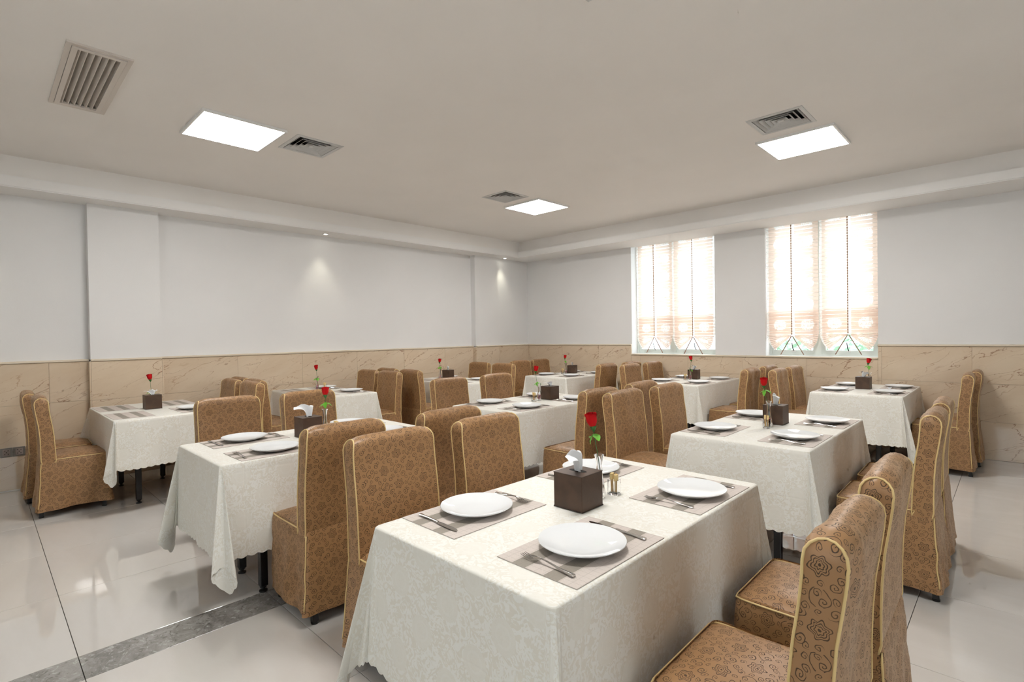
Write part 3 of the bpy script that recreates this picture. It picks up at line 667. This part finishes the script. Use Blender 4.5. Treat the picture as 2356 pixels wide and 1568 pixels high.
def cloth_mesh(w, l, o, seed, corner, wallside=None):
    """w along x, l along y, o overhang, drape with scalloped hem and flutes at the corners"""
    rng = random.Random(seed); ph = [rng.uniform(0, 6.28) for _ in range(12)]
    a, b = w/2+.004, l/2+.004; rc = .010; step = .0085; NR = 22
    RC = .020
    # perimeter starts at (a,-b) going +y
    sides = [((a, -b), (0, 1), (1, 0), 2*b), ((a, b), (-1, 0), (0, 1), 2*a), ((-a, b), (0, -1), (-1, 0), 2*b), ((-a, -b), (1, 0), (0, -1), 2*a)]
    s0 = 0.0; P = [[] for _ in range(NR+4)]; U = [[] for _ in range(NR+4)]
    def scal(s): return .010*(1-abs(math.sin(PI*s/.052)))
    for si, (p0, d, nrm, L) in enumerate(sides):
        n = max(8, int(L/step))
        for i in range(n):
            f = i/n; s = s0+f*L; x, y = p0[0]+d[0]*(RC+f*(L-2*RC)), p0[1]+d[1]*(RC+f*(L-2*RC))
            oo = o-scal(s)+.008*math.sin(s*2.1+ph[0])
            ends = min(1, min(f, 1-f)*6)
            cr = min(f, 1-f)*L
            for k in range(NR+4):
                if k < 2: q = (x-nrm[0]*(.018 if k == 0 else .006), y-nrm[1]*(.018 if k == 0 else .006), ZT+.0005); dd = 0
                elif k == 2: q = (x-nrm[0]*.001, y-nrm[1]*.001, ZT-.002); dd = 0
                else:
                    t = (k-3)/NR; dd = .006+(oo-.006)*t
                    wv = (.013*math.sin(s*8.5+ph[1])+.009*math.sin(s*17+ph[2]+t)+.012*noise.noise(Vector((s*5, t*.8, seed*3.1))))*t**1.1*ends
                    wv += .016*t**1.5*math.exp(-(cr/.12)**2)*0
                    seatside = (si % 2 == 0) == (l > w)
                    if seatside: wv *= .35
                    out = .002+(.005 if seatside else .012)*t+max(-.008*t, wv)+.004*noise.noise(Vector((s*4, dd*5, seed*1.7)))*t
                    q = (x+nrm[0]*out, y+nrm[1]*out, ZT-dd)
                P[k].append(q); sd = dd if k > 2 else [-.02, -.006, 0][k]
                U[k].append((x+nrm[0]*sd, y+nrm[1]*sd))
        s0 += L
        # corner after this side, centre at the end point
        cx, cy = p0[0]+d[0]*L, p0[1]+d[1]*L; ix, iy = cx, cy; n2 = sides[(si+1) % 4][2]; diag = Vector((nrm[0]+n2[0], nrm[1]+n2[1])).normalized(); perp = Vector((n2[0]-nrm[0], n2[1]-nrm[1])).normalized()
        ix, iy = cx-RC*(nrm[0]+n2[0]), cy-RC*(nrm[1]+n2[1])
        style = corner[si]; nc = 64
        for i in range(nc):
            f = i/nc; phi = f*PI/2; s = s0+f*.9
            for k in range(NR+4):
                if k < 3:
                    e = [-.018, -.006, -.001][k]; q = (ix+(nrm[0]*math.cos(phi)+n2[0]*math.sin(phi))*(RC+e), iy+(nrm[1]*math.cos(phi)+n2[1]*math.sin(phi))*(RC+e), [ZT+.0005, ZT+.0005, ZT-.002][k]); sd = e; U[k].append((cx+nrm[0]*sd, cy+nrm[1]*sd))
                else:
                    t = (k-3)/NR; R = min(o/max(.001, math.cos(phi)), o/max(.001, math.sin(phi)))
                    # soften the tip
                    R = min(R, o*1.39)-scal(2*f*o*1.0); dd = .006+(R-.006)*t
                    bell = math.sin(2*phi)
                    pro = style[0]*dd*bell**.8; lat = style[1]*dd*math.sin(2*PI*2*f)*bell**.5+style[2]*dd*bell; pro += .4*style[1]*dd*math.cos(2*PI*3*f)*bell
                    drop = dd*(1-.06*bell)
                    out = .002+.012*t
                    bx_ = (nrm[0]*math.cos(phi)+n2[0]*math.sin(phi))*(out+RC); by_ = (nrm[1]*math.cos(phi)+n2[1]*math.sin(phi))*(out+RC)
                    q = (ix+bx_+diag.x*pro+perp.x*lat, iy+by_+diag.y*pro+perp.y*lat, max(.012, ZT-drop))
                    ux = cx+(nrm[0]*math.cos(phi)+n2[0]*math.sin(phi))*dd; uy = cy+(nrm[1]*math.cos(phi)+n2[1]*math.sin(phi))*dd
                    U[k].append((ux, uy))
                P[k].append(q)
        s0 += .052*round(.9/.052)
    mb = MB(); mb.grid(P, U, closed=True)
    n = len(P[0]); mb.f.append(tuple(range(n))); mb.mi.append(0)
    return mb.mesh('tablecloth', M_['cloth'], True, 1.2)
CORN = dict(default=[(.12, .08, .03), (.12, .08, -.03), (.13, .08, .05), (.12, .08, .0)])
def table(key, idx):
    x0, x1, y0, y1 = TB[key]; cx, cy = (x0+x1)/2, (y0+y1)/2; w, l = x1-x0, y1-y0; L = TN[key]
    t = thing('dining_table', 'black-legged table under the cream cloth, %s' % L, 'table', (cx, cy, 0), 0, 'cloth-covered dining tables')
    link('tabletop', bx(-w/2+.006, w/2-.006, -l/2+.006, l/2-.006, ZT-.028, ZT-.004, bev=.002).mesh('tabletop', M_['wood']), t)
    long_y = l > w
    for sa in (-1, 1):
        for sb in (-1, 1):
            if long_y: px, py = sb*.165+(.12 if key == 'T5' else 0), sa*(l/2-.23)
            else: px, py = sa*(w/2-.25), sb*.17-.03
            m = MB().box(px-.02, px+.02, py-.02, py+.02, .032, ZT-.03, bev=.003).lathe([(.0005, 0), (.022, 0), (.022, .008), (.010, .014), (.010, .02), (.018, .024), (.018, .033)], 14, (px, py, 0))
            link('leg', m.mesh('leg', M_['black']), t)
    fr = MB().box(-w/2+.08, w/2-.08, -.02, .02, ZT-.06, ZT-.03) if not long_y else MB().box(-.02, .02, -l/2+.08, l/2-.08, ZT-.06, ZT-.03)
    link('underframe', fr.mesh('underframe', M_['black']), t)
    # corners in order: (+x,+y), (-x,+y), (-x,-y), (+x,-y)
    c = [list(q) for q in CORN['default']]
    if key == 'T1': c[2] = [.20, .10, .0]; c[3] = [.05, .03, 0]
    if key == 'T5': c[2] = [.09, .12, .05]; c[3] = [.08, .10, .08]
    if key == 'T6': c[3] = [.09, .10, .0]; c[2] = [.3, .05, 0]
    if key == 'T4': c[3] = [.12, .04, 0]
    if key == 'T2': c[3] = [.10, .06, .03]; c[2] = [.12, .05, 0]
    if key == 'T3': c[3] = [.12, .07, .05]
    if key in ('T7', 'T8', 'T6'): c[1] = [.08, .03, 0]; c[2] = [.10, .03, 0] if key != 'T6' else [.28, .05, 0]
    if key in ('T3', 'T10', 'T9'): c[0] = [.12, .04, 0]; c[1] = [.10, .03, 0]
    o = link('tablecloth', cloth_mesh(w, l, HEM[key], idx, c), None, (cx, cy, 0))
    tag(o, 'cream jacquard tablecloth with scalloped hem on the %s' % L, 'tablecloth', 'cream tablecloths')
for i, k in enumerate(TB): table(k, i+1)

# chairs: line of the back, centre, facing, side text, table, variant
SIDE = {'R1': 'nearer chair on the right side', 'R2': 'farther chair on the right side', 'L1': 'nearer chair on the left side', 'L2': 'farther chair on the left side',
        'a1': 'aisle-end chair on the left side', 'a2': 'wall-end chair on the left side', 'b1': 'aisle-end chair on the right side', 'b2': 'wall-end chair on the right side'}
CH = [(-.29, 1.45, '-X', 'R1', 'T1', 2), (-.30, 2.07, '-X', 'R2', 'T1', 1), (-2.08, 1.33, '+X', 'L1', 'T1', 0), (-2.07, 1.93, '+X', 'L2', 'T1', 1),
      (-.31, 3.58, '-X', 'R1', 'T2', 2), (-.32, 4.17, '-X', 'R2', 'T2', 0), (-2.17, 3.46, '+X', 'L1', 'T2', 2), (-2.14, 4.10, '+X', 'L2', 'T2', 0),
      (-.32, 6.65, '-X', 'R1', 'T3', 1), (-.28, 7.16, '-X', 'R2', 'T3', 2), (-1.94, 6.45, '+X', 'L1', 'T3', 3), (-1.95, 7.03, '+X', 'L2', 'T3', 1),
      (-2.50, 1.31, '-X', 'R1', 'T5', 2), (-2.45, 1.98, '-X', 'R2', 'T5', 1), (-4.26, 1.31, '+X', 'L1', 'T5', 1), (-4.22, 1.91, '+X', 'L2', 'T5', 2),
      (-2.39, 3.46, '-X', 'R1', 'T4', 0), (-2.41, 4.15, '-X', 'R2', 'T4', 1), (-4.24, 3.42, '+X', 'L1', 'T4', 1), (-4.24, 4.11, '+X', 'L2', 'T4', 3),
      (-2.25, 6.38, '-X', 'R1', 'T10', 3), (-2.25, 7.00, '-X', 'R2', 'T10', 3), (-3.93, 6.49, '+X', 'L1', 'T10', 0), (-3.95, 7.13, '+X', 'L2', 'T10', 1),
      (-4.29, 6.37, '-X', 'R1', 'T9', 1), (-4.31, 7.05, '-X', 'R2', 'T9', 3), (-6.06, 6.44, '+X', 'L1', 'T9', 1), (-6.08, 6.98, '+X', 'L2', 'T9', 2),
      (.35, -5.75, '+Y', 'a1', 'T6', 1), (.31, -6.33, '+Y', 'a2', 'T6', 2), (1.97, -5.65, '-Y', 'b1', 'T6', 1), (1.96, -6.22, '-Y', 'b2', 'T6', 0),
      (2.13, -5.93, '+Y', 'a1', 'T7', 3), (2.11, -6.42, '+Y', 'a2', 'T7', 1), (3.68, -5.75, '-Y', 'b1', 'T7', 2), (3.67, -6.26, '-Y', 'b2', 'T7', 0),
      (3.99, -5.74, '+Y', 'a1', 'T8', 3), (4.03, -6.31, '+Y', 'a2', 'T8', 2), (5.68, -5.69, '-Y', 'b1', 'T8', 0), (5.74, -6.30, '-Y', 'b2', 'T8', 1)]
random.seed(5)
for (R, c, fc, sd, tk, v) in CH:
    chair(R, c, fc, 'brown damask slipcovered dining chair, %s, %s' % (SIDE[sd].replace('chair on the ', 'on '), TN[tk]), 'brown slipcovered dining chairs', v, tk, random.uniform(-.02, .02))

# ------------------------------------------------------------------ table ware
PLATE = MB().lathe([(.0005, .007), (.060, .007), (.085, .010), (.108, .016), (.128, .0245), (.131, .0255), (.1315, .0235), (.126, .0195), (.105, .010), (.078, .0025), (.074, 0), (.070, 0), (.069, .0035), (.0005, .0045)], 56).mesh('dinner_plate', M_['china'], True, 1.0)
def mat_mesh():
    l, w, n = .445, .288, 10; P = [[(-l/2+l*i/n, -w/2+w*j, .0022) for i in range(n+1)] for j in (0, 1)]; U = [[(l*i/n, w*j) for i in range(n+1)] for j in (0, 1)]
    m = MB().grid(P, U); m.add([(-l/2, -w/2, .0003), (l/2, -w/2, .0003), (l/2, w/2, .0003), (-l/2, w/2, .0003)], [(0, 3, 2, 1)], [(0, 0), (l, 0), (l, w), (0, w)])
    m.add([(-l/2, -w/2, .0003), (l/2, -w/2, .0003), (l/2, w/2, .0003), (-l/2, w/2, .0003), (-l/2, -w/2, .0022), (l/2, -w/2, .0022), (l/2, w/2, .0022), (-l/2, w/2, .0022)], [(0, 1, 5, 4), (1, 2, 6, 5), (2, 3, 7, 6), (3, 0, 4, 7)], [(0, 0)]*8)
    return m.mesh('placemat', M_['mat'])
PMAT = mat_mesh()
def flat_strip(pts, th=.0018):
    """pts: (y, halfwidth, z) along y"""
    P = []
    for y, h, z in pts: P.append([(-h, y, z), (-h*.6, y, z+th), (h*.6, y, z+th), (h, y, z), (h*.6, y, z-th*.5), (-h*.6, y, z-th*.5)])
    m = MB().grid(P, closed=True); n = len(P); m.f += [(5, 4, 3, 2, 1, 0), tuple((n-1)*6+k for k in range(6))]; m.mi += [0, 0]; return m
KH = flat_strip([(-.110, .0075, .004), (-.104, .0095, .004), (-.092, .0075, .004), (-.06, .0045, .0045), (-.02, .0050, .0045), (0, .0055, .0045)], .003).mesh('handle', M_['steel'], True, 1.0)
KB = flat_strip([(0, .0055, .0045), (.012, .0085, .004), (.07, .0095, .0035), (.095, .0085, .003), (.108, .003, .003)], .0012).mesh('blade', M_['steel'], True, 1.0)
FH = flat_strip([(-.098, .0070, .004), (-.092, .0095, .004), (-.078, .0070, .004), (-.045, .0035, .006), (.0, .0030, .012), (.022, .0035, .014)], .0025).mesh('handle', M_['steel'], True, 1.0)
fk = flat_strip([(.022, .0035, .014), (.034, .0105, .0125), (.046, .0120, .0085)], .0016)
for k in range(4):
    x = -.0098+.0065*k; fk.tube([(x, .044, .0092), (x, .062, .0060), (x, .082, .0058), (x, .094, .0085)], [.0019, .0019, .0016, .0010], 5)
FT = fk.mesh('tines', M_['steel'], True, 1.0)
def knife(loc, rz, label): t = thing('knife', label, 'knife', loc, rz, 'table knives'); link('handle', KH, t); link('blade', KB, t)
def fork(loc, rz, label): t = thing('fork', label, 'fork', loc, rz, 'table forks'); link('handle', FH, t); link('tines', FT, t)
POS = {'nl': 'near left place', 'nr': 'near right place', 'fl': 'far left place', 'fr': 'far right place',
       'la': 'left aisle place', 'lw': 'left wall place', 'ra': 'right aisle place', 'rw': 'right wall place'}
def setting(key, pos, has=True, plx=0, ply=0, kf=True):
    x0, x1, y0, y1 = TB[key]; long_y = (y1-y0) > (x1-x0); L = '%s, %s' % (POS[pos], TN[key]); zt = ZT+.001
    if long_y:
        far = pos[0] == 'f'; right = pos[1] == 'r'
        c = Vector((x1-.15 if right else x0+.15, (y1-.30) if far else (y0+.325))); toward = Vector((1, 0)) if right else Vector((-1, 0))
        mrz = PI/2
    else:
        right = pos[0] == 'r'; aisle = pos[1] == 'a'
        c = Vector(((x1-.315) if aisle else (x0+.29), y1-.15 if right else y0+.15)); toward = Vector((0, 1)) if right else Vector((0, -1)); mrz = 0
    rng = random.Random(int(key[1:])*131+ord(pos[0])*17+ord(pos[1]))
    j = lambda a: rng.uniform(-a, a)
    tag(link('placemat', PMAT, None, (c.x, c.y, zt), mrz+j(.02)), 'beige striped woven placemat, %s' % L, 'placemat', 'striped placemats')
    if not has: return
    zm = zt+.0024
    tag(link('dinner_plate', PLATE, None, (c.x+plx+j(.008), c.y+ply+j(.008), zm), 0), 'white round dinner plate, %s' % L, 'plate', 'white dinner plates')
    if not kf: return
    # diner looks from the outer edge inward: -toward. left hand side vector
    look = -toward; left = Vector((-look.y, look.x)); rz = math.atan2(look.y, look.x)-PI/2
    f = c+left*.178; k = c-left*.172
    fork((f.x+j(.006), f.y+j(.006), zm), rz+j(.08), 'steel fork, %s' % L); knife((k.x+j(.006), k.y+j(.006), zm), rz+j(.08), 'steel knife, %s' % L)
for k in ('T1', 'T2', 'T3', 'T5', 'T4', 'T10', 'T9'):
    for p in ('nl', 'nr', 'fl', 'fr'): setting(k, p)
setting('T6', 'la', False); setting('T6', 'lw', False); setting('T6', 'ra'); setting('T6', 'rw', False)
setting('T7', 'la', False); setting('T7', 'lw', False); setting('T7', 'ra'); setting('T7', 'rw')
setting('T8', 'la', False); setting('T8', 'lw', False); setting('T8', 'ra'); setting('T8', 'rw')

# tissue boxes
BH = .0645; HB = .130
bm_ = MB().box(-BH, BH, -BH, BH, .003, HB, bev=.0015); BOXB = bm_.mesh('box_body', M_['leather'])
m = MB()
for z in (.003, HB-.001):
    for a, b in (((-1, -1), (1, -1)), ((1, -1), (1, 1)), ((1, 1), (-1, 1)), ((-1, 1), (-1, -1))):
        m.tube([(a[0]*(BH+.0004), a[1]*(BH+.0004), z), (b[0]*(BH+.0004), b[1]*(BH+.0004), z)], .0011 if z > .01 else .002, 4)
BOXS = m.mesh('edge_seam', M_['seam'])
m = MB(); P = [[(.030*r*math.cos(2*PI*k/24)*1.3, .017*r*math.sin(2*PI*k/24), HB+.0006) for k in range(24)] for r in (.02, 1)]; m.grid(P, closed=True); BOXH = m.mesh('slot', M_['hole'])
def tissue_mesh(kind):
    rng = random.Random(kind); P = []; n = 18; m = 12; hgt = [.065, .085, .05][kind % 3]
    for i in range(n+1):
        v = i/n; row = []
        for j in range(m+1):
            u = j/m*2-1; spread = .014+.055*v**1.1
            x = u*spread+.022*v*v*(-1 if kind != 2 else .3)
            y = (.010*math.sin(u*4+v*3+kind)*(1-.3*v)+.014*math.sin(u*2.2+kind*2)*v)
            z = HB-.006+(hgt*math.sin(min(v*1.9, 1.9)*.85))*(1-.25*u*u*v)+.006*math.sin(u*7+kind)*v
            row.append((x-.020*max(0, v-.6), y+.03*max(0, v-.7), z))
        P.append(row)
    return MB().grid(P).mesh('tissue', M_['tissue'], True)
TIS = [tissue_mesh(k) for k in range(3)]
BOXES = dict(T1=(-1.17, 1.55, 0, 1), T2=(-1.19, 3.84, 0, 1), T3=(-1.175, 6.665, 0, 0), T4=(-3.31, 3.945, .0, 2), T5=(-3.31, 1.495, 0, 1), T6=(-5.85, 1.145, 0, 2), T8=(-6.15, 4.95, .3, 0), T9=(-5.22, 6.80, .3, 2), T10=(-3.16, 6.835, .1, 0))
for k, (x, y, r, s) in BOXES.items():
    t = thing('tissue_box', 'square brown leatherette tissue box on the %s' % TN[k], 'tissue box', (x, y, ZT+.001), r, 'brown tissue boxes')
    link('box_body', BOXB, t); link('edge_seam', BOXS, t); link('slot', BOXH, t)
    o = link('tissue', TIS[s], None, (x, y, ZT+.001), r+PI/2+.5); o.scale = (1.0, 1.0, 1.0) if k in ('T6', 'T8', 'T9') else (1.3, 1.3, 1.0); tag(o, 'white tissue pulled up from the box on the %s' % TN[k], 'tissue', 'tissues in the boxes')

# vases with roses
VASEB = MB().lathe([(.0005, .004), (.018, .004), (.0195, .02), (.0155, .06), (.0095, .10), (.0085, .125), (.0125, .150), (.0175, .168), (.0195, .168), (.0142, .149), (.0105, .125), (.0115, .10), (.0178, .06), (.0225, .02), (.0225, .002), (.0205, 0), (.0005, 0)], 24).mesh('vase_body', M_['glass'], True, 1.0)
BEADS = MB()
rng = random.Random(3)
for k in range(12):
    a = rng.uniform(0, 6.28); z = .012+.004*k; BEADS.lathe([(.0004, -.004), (.0036, -.002), (.0040, 0), (.0036, .002), (.0004, .004)], 8, (.008*math.cos(a), .008*math.sin(a), z))
BEADS = BEADS.mesh('beads', M_['pink'], True)
def petal(rad, hgt, wid, flare, open_=0.0):
    P = []; n, m = 10, 10
    for i in range(n+1):
        v = i/n; row = []
        for j in range(m+1):
            u = j/m*2-1; a = u*wid*(.55+.45*math.sin(min(1, v*1.25)*PI/2)); r = rad*(.35+.65*math.sin(min(1, v*1.7)*PI/2))+flare*max(0, v-.72)**1.4*(1-.3*abs(u))*2.2
            z = hgt*v-(.0035*(u*u)*(v**3))*2
            row.append((r*math.cos(a), r*math.sin(a), z))
        P.append(row)
    return MB().grid(P).mesh('petal', M_['rose'] if flare > 0 else M_['rosedk'], True)
PET = [petal(.0175, .046, 1.25, .010), petal(.0145, .049, 1.3, .006), petal(.0100, .050, 1.5, 0.0), petal(.0055, .050, 2.0, 0.0)]
def leaf_mesh(L, Wd, mat, droop):
    P = []; n = 10
    for i in range(n+1):
        v = i/n; w = Wd*math.sin(PI*min(1, v*1.02))**.8*(1-.35*v)+.0004
        P.append([(L*v, s*w, -droop*v*v*L+abs(s)*.18*w+.0015*math.sin(v*20)*abs(s)) for s in (-1, -.5, 0, .5, 1)])
    return MB().grid(P).mesh('leaf', mat, True)
LEAF = leaf_mesh(.046, .018, M_['leaf'], .25); SEP = leaf_mesh(.024, .005, M_['calyx'], -.5)
CAL = MB().lathe([(.0016, -.014), (.004, -.010), (.0085, -.003), (.0105, .003), (.010, .006)], 14).mesh('calyx', M_['calyx'], True)
VS = dict(T1=(-1.165, 1.68, -1.188, 1.015), T2=(-1.19, 3.70, -1.213, 1.01), T3=(-1.14, 6.78, -1.146, 1.01), T4=(-3.315, 3.79, -3.354, 1.02), T5=(-3.29, 1.60, -3.275, 1.0), T6=(-6.02, 1.17, -6.03, 1.0),
          T7=(-6.22, 2.93, -6.22, .99), T8=(-6.22, 4.85, -6.22, .985), T9=(-5.25, 6.67, -5.26, .985), T10=(-3.14, 6.68, -3.12, 1.005))
LV = dict(T1=.93, T2=.93, T3=.97, T4=.60, T5=.82, T6=.55, T7=.55, T8=.72, T9=.85, T10=.50)
for i, (k, (x, y, hx, hz)) in enumerate(VS.items()):
    t = thing('bud_vase', 'slim clear glass bud vase with pink beads on the %s' % TN[k], 'vase', (x, y, ZT+.001), 0, 'clear glass bud vases')
    link('vase_body', VASEB, t); link('beads', BEADS, t)
    t = thing('rose', 'single red artificial rose standing in the vase on the %s' % TN[k], 'flower', (x, y, ZT+.02), i*.9, 'red roses in the vases')
    t.rotation_euler = (0, 0, 0)
    top = Vector((hx-x, 0, hz-ZT-.02)); bot = Vector((-.2*(hx-x), .0, 0))
    path = [bot.lerp(top, f)+Vector((.006*math.sin(f*PI+i), .004*math.sin(f*PI*1.5), 0)) for f in [j/8 for j in range(9)]]
    link('stem', MB().tube(path, .0016, 6).mesh('stem', M_['stem'], True), t)
    b = link('bloom', CAL, t, tuple(path[-1]+Vector((0, 0, .012)))); b.rotation_euler = ((.1, -.15, i*1.3)); b.scale = (1.2, 1.2, 1.2)
    for q in range(5): o = link('sepal', SEP, b, (0, 0, .0), 2*PI*q/5); o.rotation_euler = (0, -1.0, 2*PI*q/5)
    for li, (cnt, tw) in enumerate(((4, 0), (3, .5), (3, 1.1), (1, .2))):
        for q in range(cnt): o = link('petal', PET[li], b, (0, 0, .001), 2*PI*q/cnt+tw)
    f0 = LV[k]
    for q in range(3):
        p = bot.lerp(top, min(.95, f0+.03*q)); o = link('leaf', LEAF, t, tuple(p)); o.rotation_euler = (.3*(q-1), .25 if q != 2 else .9, [2.6, -.5, 4.2][q]+i*.35)

# toothpick holders
TP = dict(T1=(-1.145, 1.752), T2=(-1.178, 3.622), T4=(-3.325, 3.725), T5=(-3.265, 1.665), T7=(-6.18, 3.01), T9=(-5.28, 6.62), T10=(-3.17, 6.60))
def cup():
    m = MB(); o, i_ = .021, .0185
    def sq(r, z, b=.004): return [(r-b, -r, z), (r, -r+b, z), (r, r-b, z), (r-b, r, z), (-r+b, r, z), (-r, r-b, z), (-r, -r+b, z), (-r+b, -r, z)]
    P = [sq(.0005, 0, .0001), sq(o, 0), sq(o, .060), sq(i_, .060), sq(i_, .008), sq(.0005, .008, .0001)]
    return m.grid(P, closed=True).mesh('toothpick_holder', M_['acryl'])
CUP = cup(); m = MB(); rng = random.Random(8)
for s in (-1, 1):
    for k in range(9):
        x = s*.0085+rng.uniform(-.005, .005); y = rng.uniform(-.009, .009); m.tube([(x*.8, y*.8, .010), (x+rng.uniform(-.002, .002), y, .080+rng.uniform(-.006, .006))], .0011, 5, mi=0)
m.box(-.0135, -.0035, -.010, .010, .060, .084, mi=1); m.box(.0035, .0135, -.010, .010, .056, .080, mi=1)
PICKS = m.mesh('toothpicks', [M_['pick'], M_['pack']])
for k, (x, y) in TP.items():
    tag(link('toothpick_holder', CUP, None, (x, y, ZT+.001), .1), 'small clear square toothpick cup on the %s' % TN[k], 'toothpick holder', 'clear toothpick cups')
    o = tag(link('toothpicks', PICKS, None, (x, y, ZT+.001), .1), 'bamboo toothpicks standing in the clear cup on the %s' % TN[k], 'toothpicks', 'bundles of toothpicks'); o['kind'] = 'stuff'

# ------------------------------------------------------------------ outside
g = struct('ground_outside', bx(-60, 60, 8.3, 120, -3.6, -3.4).mesh('ground_outside', plain('pale paving', (.42, .42, .40), .9)), label='pale paved ground outside the windows')
t = thing('building', 'white building with blue windows beyond the right window', 'building', (-4.0, 24.0, -3.4))
link('wall', bx(-9, 3.5, 0, 6, 0, 4.6).mesh('wall', plain('white render', (.75, .76, .78), .9)), t); wm = plain('blue window glass', (.16, .32, .48), .2)
for k in range(6): link('window', bx(-8.3+2*k, -7.2+2*k, -.05, .02, 2.6, 3.9, bev=.01).mesh('window', wm), t)
def tree(x, y, h, label, seed):
    t = thing('tree', label, 'tree', (x, y, -3.4), 0, 'trees outside'); rng = random.Random(seed)
    link('trunk', MB().tube([(0, 0, 0), (.1, 0, h*.3), (0, .1, h*.6)], [.2, .15, .08], 8).mesh('trunk', plain('bark', (.12, .09, .06), .9)), t)
    m = MB()
    for k in range(900):
        a = rng.uniform(0, 2*PI); b = rng.uniform(-1, 1); r = h*.30*rng.random()**.4; p = Vector((r*math.cos(a)*math.sqrt(1-b*b), r*math.sin(a)*math.sqrt(1-b*b), h*.68+r*b*1.1))
        q = Vector((rng.uniform(-1, 1), rng.uniform(-1, 1), rng.uniform(-1, 1))).normalized(); w = q.orthogonal().normalized(); z = q.cross(w); s = .16
        m.add([p-w*s, p+z*s*.5, p+w*s, p-z*s*.5], [(0, 1, 2, 3)])
    o = link('foliage', m.mesh('foliage', plain('foliage green', (.34, .50, .36), .7)), t); o['kind'] = 'stuff'
tree(-2.6, 17.5, 5.6, 'green tree seen through the gap under the right blinds', 4); tree(-6.5, 20.0, 5.2, 'green tree beyond the left window', 9)
